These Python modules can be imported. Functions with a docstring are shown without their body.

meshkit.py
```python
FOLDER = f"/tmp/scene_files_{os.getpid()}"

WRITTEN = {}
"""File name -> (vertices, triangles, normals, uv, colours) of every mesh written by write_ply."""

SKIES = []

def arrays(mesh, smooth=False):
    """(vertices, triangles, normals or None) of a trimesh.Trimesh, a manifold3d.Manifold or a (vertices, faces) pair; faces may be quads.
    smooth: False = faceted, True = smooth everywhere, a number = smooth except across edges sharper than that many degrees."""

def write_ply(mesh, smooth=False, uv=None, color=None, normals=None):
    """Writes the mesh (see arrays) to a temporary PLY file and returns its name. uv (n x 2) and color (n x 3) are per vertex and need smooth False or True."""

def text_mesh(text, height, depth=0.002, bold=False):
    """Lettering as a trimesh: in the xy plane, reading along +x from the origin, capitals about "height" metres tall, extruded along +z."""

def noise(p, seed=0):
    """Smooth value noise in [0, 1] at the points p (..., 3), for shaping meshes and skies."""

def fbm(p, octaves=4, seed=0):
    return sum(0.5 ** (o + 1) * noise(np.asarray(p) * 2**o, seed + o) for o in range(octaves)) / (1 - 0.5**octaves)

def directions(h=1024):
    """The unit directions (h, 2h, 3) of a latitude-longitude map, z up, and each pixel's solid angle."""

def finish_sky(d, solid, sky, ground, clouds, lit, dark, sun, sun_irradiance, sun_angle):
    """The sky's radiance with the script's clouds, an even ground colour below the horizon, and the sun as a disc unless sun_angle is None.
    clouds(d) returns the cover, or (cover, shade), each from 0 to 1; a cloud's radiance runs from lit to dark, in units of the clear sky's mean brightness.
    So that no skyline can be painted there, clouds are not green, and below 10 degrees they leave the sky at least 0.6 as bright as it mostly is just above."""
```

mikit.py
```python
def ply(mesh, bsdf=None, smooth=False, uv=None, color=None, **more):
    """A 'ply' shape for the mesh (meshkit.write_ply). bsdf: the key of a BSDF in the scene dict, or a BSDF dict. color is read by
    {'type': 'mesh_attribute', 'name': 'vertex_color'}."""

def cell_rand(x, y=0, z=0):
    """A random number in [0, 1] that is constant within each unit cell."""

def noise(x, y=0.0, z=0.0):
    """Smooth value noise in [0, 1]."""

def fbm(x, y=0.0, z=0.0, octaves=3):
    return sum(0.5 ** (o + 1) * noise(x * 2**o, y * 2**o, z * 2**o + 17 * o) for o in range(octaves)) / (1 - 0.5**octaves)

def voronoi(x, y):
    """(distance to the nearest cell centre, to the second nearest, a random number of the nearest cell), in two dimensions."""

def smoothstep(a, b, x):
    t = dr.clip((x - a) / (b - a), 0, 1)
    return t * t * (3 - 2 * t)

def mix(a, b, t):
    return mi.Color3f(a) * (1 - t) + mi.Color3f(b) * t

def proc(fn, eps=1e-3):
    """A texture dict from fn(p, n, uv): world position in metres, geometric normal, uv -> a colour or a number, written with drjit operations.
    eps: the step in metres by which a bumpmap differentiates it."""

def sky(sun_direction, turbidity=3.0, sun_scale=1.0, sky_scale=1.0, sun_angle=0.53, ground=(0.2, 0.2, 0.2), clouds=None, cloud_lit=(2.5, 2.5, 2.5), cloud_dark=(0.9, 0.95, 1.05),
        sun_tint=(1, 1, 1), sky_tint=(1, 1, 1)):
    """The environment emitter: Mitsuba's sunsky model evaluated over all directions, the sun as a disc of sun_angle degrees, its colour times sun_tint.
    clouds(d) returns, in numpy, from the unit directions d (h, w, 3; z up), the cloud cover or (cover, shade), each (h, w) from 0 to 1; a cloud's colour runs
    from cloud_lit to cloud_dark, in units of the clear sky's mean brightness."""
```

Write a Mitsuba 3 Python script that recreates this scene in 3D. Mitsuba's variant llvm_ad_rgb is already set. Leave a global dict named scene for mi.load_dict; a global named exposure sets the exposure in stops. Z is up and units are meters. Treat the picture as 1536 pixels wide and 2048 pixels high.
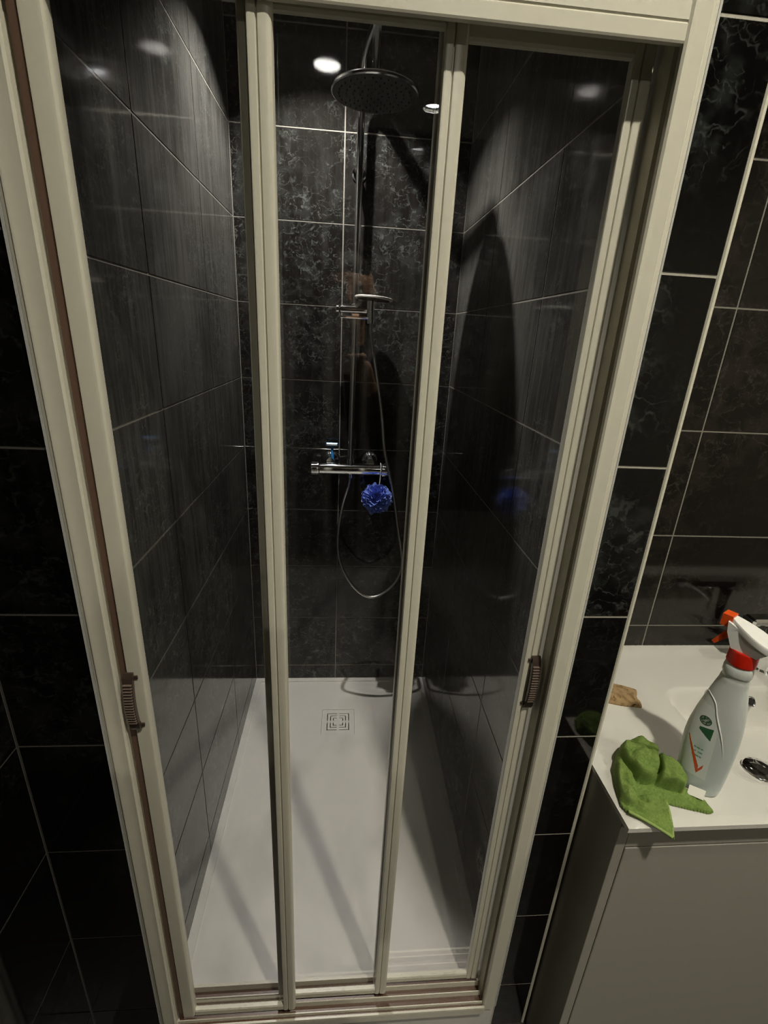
import math, random, numpy as np, trimesh, mitsuba as mi, drjit as dr, mikit, meshkit
import manifold3d as m3
from shapely.geometry import Polygon, Point, box as sbox
from shapely.ops import unary_union
from scipy.interpolate import CubicSpline
from mikit import noise, fbm, voronoi, smoothstep, mix, cell_rand, ply, proc

random.seed(3)
rng = np.random.default_rng(7)
T = mi.ScalarTransform4f
scene, labels = {}, {}

# ------------------------------------------------------------------ camera, exposure, lights
yaw, pitch, roll, F = .0906, .3533, -.0537, 956.3
CAM = np.array([.37445, -.638225, 1.485475])
cy, sy, cp, sp, cr, sr = math.cos(yaw), math.sin(yaw), math.cos(pitch), math.sin(pitch), math.cos(roll), math.sin(roll)
fw = np.array([sy * cp, cy * cp, -sp]); rt0 = np.array([cy, -sy, 0.]); dn0 = np.cross(fw, rt0)
right, down = rt0 * cr + dn0 * sr, -rt0 * sr + dn0 * cr
scene['camera'] = {'type': 'perspective', 'fov': math.degrees(2 * math.atan(768 / F)), 'fov_axis': 'x', 'near_clip': .004, 'far_clip': 50.,
                   'to_world': T().look_at(origin=CAM.tolist(), target=(CAM + fw).tolist(), up=(-down).tolist())}
exposure = 0.0
# lamps: (x, y, ceiling height, radius of the disc, radius of the opening, depth, radiance)
CEIL, SHCEIL, FLOOR = 2.92, 2.35, -.085
LAMPS = [dict(key='ceiling_light', at=(.92, -.90), z=CEIL, r=.035, ro=.045, d=.022, rad=(3100, 2900, 2360), lab='recessed ceiling downlight in front of the shower door, nearest the door'),
         dict(key='ceiling_light_001', at=(1.75, -.60), z=CEIL, r=.035, ro=.045, d=.022, rad=(750, 700, 570), lab='recessed ceiling downlight above the washbasin'),
         dict(key='ceiling_light_002', at=(.915, -3.20), z=CEIL, r=.060, ro=.070, d=.022, rad=(950, 890, 720), lab='large ceiling downlight at the far end of the room behind the person'),
         dict(key='ceiling_light_003', at=(.285, .88), z=SHCEIL, r=.012, ro=.045, d=.0385, rad=(13500, 12900, 11900), lab='recessed ceiling downlight inside the shower, above the shower head')]
W, D, XT, DV, XL = .757, 1.166, .845, .357, -.147      # shower width and depth, partition corner, washbasin wall, room's left wall
XR, YB = 2.3, -3.6

# ------------------------------------------------------------------ helpers
def rgb(*c):
    return {'type': 'rgb', 'value': list(c)}
def bs(name, color, rough=.4, metal=0., spec=.5, **k):
    b = {'type': 'principled', 'base_color': rgb(*color) if isinstance(color, (tuple, list)) else color, 'roughness': rough, 'metallic': metal, **k}
    if metal == 0: b['specular'] = spec
    scene[name] = {'type': 'twosided', 'b': b}
    return name
COUNT = {}
def key_for(name, parent=None):
    k = (parent + '__' if parent else '') + name
    n = COUNT.get(k, 0); COUNT[k] = n + 1
    return k if n == 0 else f'{k}_{n:03d}'
def obj(name, mesh, mat, parent=None, smooth=False, label=None, cat=None, group=None, kind=None, **k):
    key = key_for(name, parent)
    scene[key] = mesh if isinstance(mesh, dict) else ply(mesh, mat, smooth=smooth, **k)
    tag(key, label, cat, group, kind)
    return key
def tag(key, label=None, cat=None, group=None, kind=None):
    d = {a: b for a, b in dict(label=label, category=cat, group=group, kind=kind).items() if b}
    if d: labels[key] = {**labels.get(key, {}), **d}
def thing(name, label, cat, group=None):
    key = key_for(name); tag(key, label, cat, group); return key
def bx(x0, x1, y0, y1, z0, z1, ch=0.):
    c = np.array([(x0 + x1) / 2, (y0 + y1) / 2, (z0 + z1) / 2]); h = np.array([x1 - x0, y1 - y0, z1 - z0]) / 2
    if ch <= 0:
        m = trimesh.creation.box(extents=2 * h); m.apply_translation(c); return m
    P = []
    for s in np.ndindex(2, 2, 2):
        s = np.array(s) * 2 - 1
        for a in range(3):
            v = h - ch; v = v.copy(); v[a] = h[a]; P.append(c + s * v)
    return trimesh.convex.convex_hull(np.array(P))
def cat_(*ms):
    return trimesh.util.concatenate([m for m in ms])
def ext_z(poly, z0, z1):
    m = trimesh.creation.extrude_polygon(poly, z1 - z0, engine='earcut'); m.apply_translation([0, 0, z0]); return m
def ext_x(poly, x0, x1):        # polygon in (y, z), extruded along x
    m = trimesh.creation.extrude_polygon(poly, x1 - x0, engine='earcut')
    m.vertices = np.column_stack([m.vertices[:, 2] + x0, m.vertices[:, 0], m.vertices[:, 1]]); return m
def cyl(p0, p1, r, n=32, r2=None):
    p0, p1 = np.array(p0, float), np.array(p1, float); L = np.linalg.norm(p1 - p0)
    m = trimesh.creation.revolve([[0, 0], [r, 0], [r if r2 is None else r2, L], [0, L]], sections=n)
    m.apply_transform(trimesh.geometry.align_vectors([0, 0, 1], (p1 - p0) / L)); m.apply_translation(p0); return m
def lathe(prof, p0=(0, 0, 0), d=(0, 0, 1), n=48):
    m = trimesh.creation.revolve(np.array(prof, float), sections=n)
    m.apply_transform(trimesh.geometry.align_vectors([0, 0, 1], np.array(d, float) / np.linalg.norm(d))); m.apply_translation(p0); return m
def spline(P, n=80):
    P = np.array(P, float); t = np.r_[0, np.cumsum(np.linalg.norm(np.diff(P, axis=0), axis=1))]
    return CubicSpline(t, P)(np.linspace(0, t[-1], n))
def tube(path, r, n=14):
    path = np.array(path, float); m = len(path); r = np.broadcast_to(r, m)
    tg = np.gradient(path, axis=0); tg /= np.linalg.norm(tg, axis=1, keepdims=True)
    u = np.cross(tg[0], [.3, .5, .8]); u /= np.linalg.norm(u); V = []
    for i in range(m):
        u = u - tg[i] * (u @ tg[i]); u /= np.linalg.norm(u); w = np.cross(tg[i], u)
        a = np.arange(n) * 2 * math.pi / n
        V.append(path[i] + r[i] * (np.cos(a)[:, None] * u + np.sin(a)[:, None] * w))
    V = np.vstack(V + [path[:1], path[-1:]]); Fc = []
    for i in range(m - 1):
        for j in range(n):
            a, b = i * n + j, i * n + (j + 1) % n
            Fc += [[a, b, b + n], [a, b + n, a + n]]
    for j in range(n):
        Fc += [[m * n, (j + 1) % n, j], [m * n + 1, (m - 1) * n + j, (m - 1) * n + (j + 1) % n]]
    return trimesh.Trimesh(V, Fc, process=False)
def loft(rings, close=True):
    rings = np.array(rings, float); m, n, _ = rings.shape
    V = np.vstack([rings.reshape(-1, 3), rings[0].mean(0)[None], rings[-1].mean(0)[None]]); Fc = []
    for i in range(m - 1):
        for j in range(n):
            a, b = i * n + j, i * n + (j + 1) % n
            Fc += [[a, b, b + n], [a, b + n, a + n]]
    for j in range(n):
        Fc += [[m * n, (j + 1) % n, j], [m * n + 1, (m - 1) * n + j, (m - 1) * n + (j + 1) % n]]
    return trimesh.Trimesh(V, Fc, process=False)
def rpoly(x0, x1, y0, y1, r):
    return sbox(x0 + r, y0 + r, x1 - r, y1 - r).buffer(r, quad_segs=6)

# ------------------------------------------------------------------ materials
def uz(p, n):
    return dr.select(dr.abs(n.x) > .5, p.y, p.x), p.z
def marble(p, n, big=1.):
    u, v = uz(p, n)
    o = dr.select(dr.abs(n.x) > .5, 37.1, 3.3)
    wu = u + .030 * (fbm(u * 22 + o, v * 22, 1.7, 3) - .5) + .018 * (fbm(u * 110, v * 110 + o, 4., 3) - .5)
    wv = v + .030 * (fbm(u * 22 + 9.2, v * 22 + o, 8.1, 3) - .5) + .018 * (fbm(u * 110 + 5, v * 110, o, 3) - .5)
    n1 = noise(wu * 56 * big + o, wv * 56 * big, 2.); n2 = noise(wu * 130 * big, wv * 130 * big + o, 11.)
    r1 = 1 - dr.abs(2 * n1 - 1); r2 = 1 - dr.abs(2 * n2 - 1)
    vein = dr.maximum(smoothstep(.87, .99, r1), .85 * smoothstep(.80, .99, r2) * smoothstep(.35, .6, fbm(u * 40, v * 40 + o, 31., 2)))
    vein = vein * (.30 + .70 * smoothstep(.36, .62, fbm(u * 190, v * 190 + o, 13., 2)))
    zone = smoothstep(.37, .58, fbm(u * 6.5 + o, v * 6.5 + 4.4, 5., 3))
    haze = smoothstep(.40, .75, fbm(u * 34, v * 34 + o, 21., 4))
    return vein, zone, haze
def tile_room(p, n, uv):
    vein, zone, haze = marble(p, n, .8)
    a = mix([.0030, .0027, .0026], [.015, .0165, .0165], haze * zone)
    return mix(a, [.044, .049, .047], vein * (.06 + .94 * zone) * .8)
def tile_shaded(p, n, uv):  # shaded copy of the room tile: darker base and faint veins stand for shade
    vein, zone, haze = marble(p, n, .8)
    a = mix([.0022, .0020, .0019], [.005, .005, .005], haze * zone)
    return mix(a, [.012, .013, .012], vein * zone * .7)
def tile_brown(p, n, uv):
    vein, zone, haze = marble(p, n, .75)
    a = mix([.0030, .0021, .0018], [.0125, .0088, .0070], haze * (.10 + .90 * zone))
    return mix(a, [.036, .031, .027], vein * (.25 + .75 * zone) * .7)
def tile_wet(p, n, uv):          # shower walls: dark tile under a thin film of limescale run down in streaks
    vein, zone, haze = marble(p, n)
    u, v = uz(p, n)
    side = dr.select(dr.abs(n.x) > .5, 1., .22)
    st = fbm(u * 60 + 3.7, v * 3.2, 9.3, 4); st2 = fbm(u * 210, v * 14., 3.1, 3); cl = fbm(u * 5, v * 4.2, 2.2, 3)
    film = (.30 + .70 * smoothstep(.34, .74, st * .30 + st2 * .25 + cl * .48)) * smoothstep(.2, 1.3, v)
    a = mix([.0048, .0038, .0034], [.020, .021, .020], haze * (.25 + .75 * zone))
    a = mix(a, [.125, .138, .130], vein * (.22 + .78 * zone) * .62)
    spot = smoothstep(.055, .0, dr.sqrt(dr.square(p.y - .20) + dr.square(p.z - .185))) * dr.select(n.x < -.5, 1., 0.) * smoothstep(.35, .75, fbm(u * 150, v * 150, 1., 2))
    return mix(mix(a, [.100, .098, .090], film * side * .8), [.35, .34, .31], spot * .8)
def tile_bump(p, n, uv):
    u, v = uz(p, n)
    return .00016 * fbm(u * 60, v * 60, 3., 3)
def tile_bsdf(name, fn, rough, spec=.5):
    scene[name] = {'type': 'twosided', 'b': {'type': 'principled', 'base_color': proc(fn), 'roughness': rough, 'specular': spec}}
tile_bsdf('tile_room', tile_room, .07)
tile_bsdf('tile_shaded', tile_shaded, .07)
tile_bsdf('tile_brown', tile_brown, .08)
tile_bsdf('tile_wet', tile_wet, .085)
bs('grout', (.40, .38, .33), .8, spec=.3)
bs('grout_shaded', (.055, .052, .046), .8, spec=.3)  # same grout as the others, with the shade of the left walls in its colour
bs('grout_wet', (.22, .21, .185), .7, spec=.3)
bs('trim_metal', (.62, .60, .50), .35)
bs('plaster', (.72, .71, .68), .9, spec=.2)
bs('plaster_dim', (.30, .29, .27), .9, spec=.2)
bs('cream', (.58, .56, .475), .28)
bs('cream_worn', proc(lambda p, n, uv: mix([.58, .56, .475], [.50, .475, .39], smoothstep(.5, .8, fbm(p.x * 90, p.y * 300, p.z * 300, 3)))), .32)
bs('seal', (.105, .06, .042), .35)
bs('handle', (.050, .034, .028), .22)
bs('handle_rib', (.16, .12, .10), .22)
bs('caulk', (.42, .42, .40), .6)
bs('chrome', (.86, .87, .88), .06, 1.)
bs('chrome_soft', (.62, .63, .62), .22, 1.)
bs('hose_metal', (.60, .60, .57), .32, 1.)
bs('satin', (.68, .67, .62), .25, clearcoat=.6)
bs('black_rubber', (.012, .012, .012), .45)
bs('tray', proc(lambda p, n, uv: mix([.62, .605, .575], [.52, .51, .475], smoothstep(.42, .8, fbm(p.x * 9, p.y * 5, p.z * 9, 4)))), .42)
bs('ceramic', (.60, .59, .555), .14, clearcoat=.5)
bs('cabinet', (.29, .277, .245), .38)
bs('cabinet_gap', (.04, .038, .035), .8)
bs('cork', proc(lambda p, n, uv: mix(mix([.34, .235, .125], [.21, .135, .065], smoothstep(.4, .72, fbm(p.x * 140, p.y * 110, p.z * 140, 4))), [.10, .06, .03], smoothstep(.80, .88, noise(p.x * 230, p.y * 230, p.z * 230)))), .95, spec=.1)
bs('towel', proc(lambda p, n, uv: mix([.105, .170, .038], [.215, .30, .085], fbm(p.x * 420, p.y * 420, p.z * 420, 3) * .9 + .5 * fbm(p.x * 45, p.y * 45, p.z * 45, 3) - .28)), .95, spec=.1, sheen=.5)
bs('towel_hem', (.25, .34, .11), .9, spec=.1)
bs('tag_white', (.72, .71, .66), .7)
bs('puff', (.17, .25, .66), .5, sheen=.6)
bs('cord_white', (.6, .6, .6), .7)
bs('razor_blue', (.03, .20, .50), .3)
bs('razor_white', (.55, .6, .65), .3)
bs('plastic_white', (.74, .74, .72), .3)
bs('plastic_red', (.50, .016, .006), .28)
bs('plastic_orange', (.62, .075, .012), .3)
bs('floor_dark', (.035, .032, .03), .3)
scene['pane'] = {'type': 'thindielectric', 'int_ior': 1.5}
scene['lamp_reflector'] = {'type': 'twosided', 'b': {'type': 'diffuse', 'reflectance': rgb(.15, .15, .15)}}
scene['lamp_baffle'] = {'type': 'twosided', 'b': {'type': 'diffuse', 'reflectance': rgb(.02, .02, .02)}}

# ------------------------------------------------------------------ room shell with tiles
G = .0036          # joint width
def tiles(wall, axis, face, sgn, us, zs, mat, thick=.007, skip=None):
    """tiles as parts of the wall: axis 0 = wall plane x=face, axis 1 = plane y=face; sgn = direction of the outward normal"""
    for a, b in zip(us[:-1], us[1:]):
        for c, d in zip(zs[:-1], zs[1:]):
            if skip and skip(a, b, c, d): continue
            g = G / 2; e = .0007; t0 = face - sgn * thick
            q = [(a + g, c + g), (b - g, c + g), (b - g, d - g), (a + g, d - g)]
            f = [(a + g + e, c + g + e), (b - g - e, c + g + e), (b - g - e, d - g - e), (a + g + e, d - g - e)]
            V = [(u, t0, z) for u, z in q] + [(u, face, z) for u, z in f] + [(u, face - sgn * e, z) for u, z in q]
            V = np.array(V)
            if axis == 0: V = V[:, [1, 0, 2]]
            m = trimesh.convex.convex_hull(V)
            obj('tile', m, mat(c) if callable(mat) else mat, wall)
def struct(name, mesh, mat, label=None, smooth=False):
    return obj(name, mesh, mat, label=label, kind='structure', smooth=smooth)
DG = .0012         # grout lies this far behind the tile faces
rows = [2.0706 - .25 * k for k in range(8, -1, -1)]           # .0706 ... 2.0706
rows_in = [FLOOR] + rows + [2.3206, SHCEIL]
rows_out = [FLOOR] + [1.576 - .25 * k for k in range(6, -1, -1)] + [1.826, 2.076, 2.326, 2.576, 2.826, CEIL]

w = struct('wall_shower_left', bx(XL, -DG, 0.06, D + .1, FLOOR, CEIL), 'grout_wet', 'left shower wall of large dark marbled tiles with vertical limescale streaks')
tiles(w, 0, 0., 1, [.062, .39, .788, D], [0.0] + rows[0:] + [2.3206, SHCEIL], 'tile_wet')
w = struct('wall_shower_right', bx(W + DG, XT - DG, .06, D + .1, FLOOR, CEIL), 'grout_wet', 'right shower wall of large dark marbled tiles')
tiles(w, 0, W, -1, [.062, .37, .77, D], [0.0] + rows + [2.3206, SHCEIL], 'tile_wet')
w = struct('wall_shower_back', bx(-DG, W + DG, D + DG, D + .1, FLOOR, CEIL), 'grout_wet', 'back shower wall of large dark tiles with pale veins behind the mixer')
tiles(w, 1, D, -1, [0., .354, W], [0.0] + rows + [2.3206, SHCEIL], 'tile_wet')
w = struct('wall_front_left', bx(XL, -.002, DG, .06, FLOOR, CEIL), 'grout_shaded', 'narrow dark tiled wall strip left of the shower door frame')
tiles(w, 1, 0., -1, [XL, -.0052], rows_out, 'tile_shaded')
w = struct('wall_front_right', cat_(bx(W + .002, XT - .004, DG, DV, FLOOR, CEIL)), 'grout', 'narrow dark marbled tile strip between the shower frame and the washbasin')
tiles(w, 1, 0., -1, [W + .005, XT - .0045], rows_out, lambda z: 'tile_shaded' if z < 1.0 else 'tile_room')  # lower rows take the shaded tile copy, their shade is in the colour
struct('trim_1', cat_(bx(XT - .0058, XT + .0008, -.0010, .008, FLOOR, CEIL, .0018), bx(XT - .004, XT, .008, DV, FLOOR, CEIL)), 'trim_metal', 'pale metal tile edge trim on the corner beside the washbasin')
w = struct('wall_basin', bx(XT - .004, XR, DV + DG, DV + .1, FLOOR, CEIL), 'grout_wet', 'dark brown marbled tile wall behind the washbasin')
tiles(w, 1, DV, -1, [XT, 1.159, 1.559, 1.959, XR], [FLOOR] + [1.5727 - .25 * k for k in range(6, -1, -1)] + [1.8227, 2.0727, 2.3227, 2.5727, CEIL], 'tile_brown')
w = struct('wall_left', bx(XL - .1, XL - DG, YB, .06, FLOOR, CEIL), 'grout_shaded', 'dark tiled left wall of the bathroom, running towards the viewer')
tiles(w, 0, XL, 1, [YB, -3.15, -2.75, -2.35, -1.95, -1.55, -1.15, -.75, -.35, 0.], rows_out, 'tile_shaded')
w = struct('wall_right', bx(XR + DG, XR + .1, YB, DV + .1, FLOOR, CEIL), 'grout')
w = struct('wall_rear', bx(XL - .1, XR + .1, YB - .1, YB, FLOOR, CEIL), 'tile_room')
struct('floor', bx(XL - .1, XR + .1, YB - .1, D + .1, FLOOR - .1, FLOOR), 'floor_dark', 'dark bathroom floor')

def ring_hole(x0, x1, y0, y1, z0, z1, holes):
    p = sbox(x0, y0, x1, y1)
    for h, r in holes: p = p.difference(Point(h).buffer(r + .001, quad_segs=12))
    return ext_z(p, z0, z1)
struct('ceiling', ring_hole(XL - .1, XR + .1, YB - .1, D + .1, CEIL, CEIL + .06, [(l['at'], l['ro']) for l in LAMPS[:3]]), 'plaster', 'white bathroom ceiling')
struct('ceiling_shower', ring_hole(-.002, W + .002, .05, D + .002, SHCEIL, SHCEIL + .06, [(LAMPS[3]['at'], LAMPS[3]['ro'])]), 'plaster', 'lowered ceiling of the shower')
w = struct('wall_over_door', bx(-.002, W + .002, DG, .0485, 1.8375, CEIL), 'grout', 'dark tiled wall above the shower door frame')
tiles(w, 1, 0., -1, [0., .378, W], [1.8385, 2.076, 2.326, 2.576, 2.826, CEIL], 'tile_room')
for l in LAMPS:
    x, y = l['at']; z = l['z']
    k = thing('ceiling_light', l['lab'], 'ceiling light')
    obj('rim', lathe([[l['ro'], .0], [l['ro'], -.003], [l['ro'] + .010, -.003], [l['ro'] + .013, -.0008], [l['ro'] + .013, 0]], (x, y, z)), 'chrome_soft', k, smooth=40)
    obj('baffle', lathe([[l['ro'], -.001], [l['ro'], l['d'] + .004], [0, l['d'] + .004]], (x, y, z)), 'lamp_reflector' if l['z'] == SHCEIL else 'lamp_baffle', k)
    disc = lathe([[0, 0], [l['r'], 0]], (x, y, z + l['d']))
    if disc.face_normals[:, 2].mean() > 0: disc.invert()
    kk = key_for('bulb', k)
    scene[kk] = {**ply(disc, 'lamp_baffle'), 'emitter': {'type': 'area', 'radiance': rgb(*l['rad'])}}

# ------------------------------------------------------------------ shower tray
inner = rpoly(.022, W - .022, .085, D - .022, .012)
DR = (.372, .905)                                       # drain centre
plate = sbox(DR[0] - .066, DR[1] - .066, DR[0] + .066, DR[1] + .066)
tray = thing('shower_tray', 'white rectangular shower tray between the three dark walls', 'shower tray')
obj('rim', ext_z(sbox(.0, -.004, W, D).difference(inner), FLOOR + .001, 0.0), 'tray', tray)
fl = ext_z(inner.difference(plate.buffer(.0004)), -.05, -.004)
obj('floor_panel', fl, 'tray', tray)
obj('waste_recess', bx(plate.bounds[0], plate.bounds[2], plate.bounds[1], plate.bounds[3], -.05, -.016), 'black_rubber', tray)
slots = []
for h in (.0193, .0307, .0435):
    ringp = sbox(-h, -h, h, h).buffer(.0017, join_style=2).difference(sbox(-h, -h, h, h).buffer(-.0017, join_style=2))
    slots.append(ringp.difference(sbox(-.005, -1, .005, 1)).difference(sbox(-1, -.005, 1, .005)))
from shapely.affinity import translate
slot = translate(unary_union(slots), DR[0], DR[1])
dcv = ext_z(plate.buffer(-.0004).difference(slot), -.0100, -.0048)
obj('drain_cover', dcv, 'tray', label='square white drain cover with slots cut in nested squares, set in the shower tray', cat='drain cover')

# ------------------------------------------------------------------ shower door frame
frame = thing('shower_door_frame', 'cream aluminium frame of the shower door with header, jambs and sill', 'shower door frame')
JT = 1.836
pl = Polygon([(-.005, -.001), (-.004, -.004), (.002, -.006), (.003, -.0085), (.006, -.009), (.016, -.0075), (.027, -.009), (.030, -.007), (.030, .000),
              (.020, .001), (.020, .012), (.028, .014), (.028, .060), (.004, .060), (.004, .0005)])
obj('jamb', ext_z(pl, .002, JT), 'cream', frame, smooth=25)
pr_ = Polygon([(W + .003, -.001), (W + .002, -.004), (W - .003, -.0065), (W - .005, -.0065), (W - .007, -.009), (W - .018, -.0085), (W - .0215, -.0080), (W - .022, -.009), (W - .027, -.009), (W - .0295, -.0065), (W - .0295, -.000),
               (W - .020, .001), (W - .020, .012), (W - .0275, .014), (W - .0275, .060), (W - .004, .060), (W - .004, .0005)])
obj('jamb', ext_z(pr_, .002, JT), 'cream', frame, smooth=25)
HB = 1.795
hp = Polygon([(-.0065, HB), (-.0075, HB + .002), (-.0075, HB + .016), (-.0060, HB + .018), (-.0075, HB + .0195), (-.0070, HB + .036), (-.0045, HB + .040), (.058, HB + .040), (.058, HB + .027), (.054, HB + .027), (.054, HB + .030),
              (.0000, HB + .030), (.0000, HB)])
obj('header', ext_x(hp, .0305, W - .030), 'cream', frame, smooth=25)
spoly = Polygon([(-.0155, .0005), (-.0165, .020), (-.015, .0245), (-.011, .0245), (-.010, .016), (-.0035, .015), (-.003, .023), (-.001, .023), (-.0005, .010), (.0145, .010), (.0150, .025), (.0172, .025),
                 (.0178, .010), (.0325, .010), (.0330, .026), (.0352, .026), (.0358, .010), (.0525, .010), (.0530, .028), (.059, .028), (.059, .0005)])
obj('sill', ext_x(spoly, .0285, W - .0275), 'cream_worn', frame, smooth=25)
for y0_, y1_ in ((-.0095, -.0040), (.0002, .0142), (.0182, .0320), (.0362, .0520)):
    obj('groove_dirt_shade', bx(.031, W - .030, y0_, y1_, .0150 if y0_ < -.005 else .0098, .0162 if y0_ < -.005 else .0112), 'seal', frame)  # brown strips put dirt and the shade of the grooves into the colour
obj('seal', bx(.0305, .0405, .006, .0075, .012, HB + .02), 'seal', frame, label='brown seal strip')
obj('caulk', cat_(bx(-.0085, -.0045, -.0035, -.0002, .0, JT), bx(W + .0032, W + .006, -.003, -.0002, .0, JT)), 'caulk', frame)

def stile_poly(x0, x1, y, groove=True):          # a bar with two rounded ribs and a groove between them
    m = (x0 + x1) / 2 - .0028; d = .0135
    P = [(x0, y + d), (x0, y + .002), (x0 + .0008, y + .0006), (x0 + .003, y), (m - .0016, y + .0003), (m - .0008, y + .0012), (m - .0006, y + .0030), (m + .0006, y + .0030), (m + .0008, y + .0012), (m + .0016, y + .0002),
         (x1 - .007, y - .0004), (x1 - .0035, y + .0004), (x1 - .0012, y + .0022), (x1, y + .005), (x1, y + d)]
    return Polygon(P if groove else P[:4] + P[10:])
def panel(x0, x1, y, label, handle=None):
    k = thing('sliding_panel', label, 'shower door panel')
    w_ = .0265; z0, z1 = .0315, HB + .022
    obj('stile', ext_z(stile_poly(x0, x0 + w_, y, x0 > .1), z0, z1), 'cream', k, smooth=25)
    obj('stile', ext_z(stile_poly(x1 - w_, x1, y), z0, z1), 'cream', k, smooth=25)
    def rail(za, zb, up):
        e = zb if up else za; s = -1 if up else 1
        return Polygon([(y + .0012, za if up else zb), (y + .0012, e + s * .003), (y + .003, e), (y + .0105, e), (y + .0105, za if up else zb)])
    obj('bottom_rail', ext_x(rail(z0, .047, True), x0 + w_, x1 - w_), 'cream_worn', k)
    obj('top_rail', ext_x(rail(1.800, z1, False), x0 + w_, x1 - w_), 'cream', k)
    yg = y + .0075
    g = trimesh.Trimesh([[x0 + w_ - .002, yg, .045], [x1 - w_ + .002, yg, .045], [x1 - w_ + .002, yg, 1.803], [x0 + w_ - .002, yg, 1.803]], [[0, 1, 2], [0, 2, 3]])
    obj('glass_pane', g, 'pane', k)
    return k
p1 = panel(.0425, .2905, .0008, 'left glass panel of the shower door, brown handle on its left edge')
p2 = panel(.2510, .5000, .0192, 'middle glass panel of the shower door, without a handle')
p3 = panel(.4705, .7240, .0374, 'right glass panel of the shower door, brown handle on its right edge')

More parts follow.
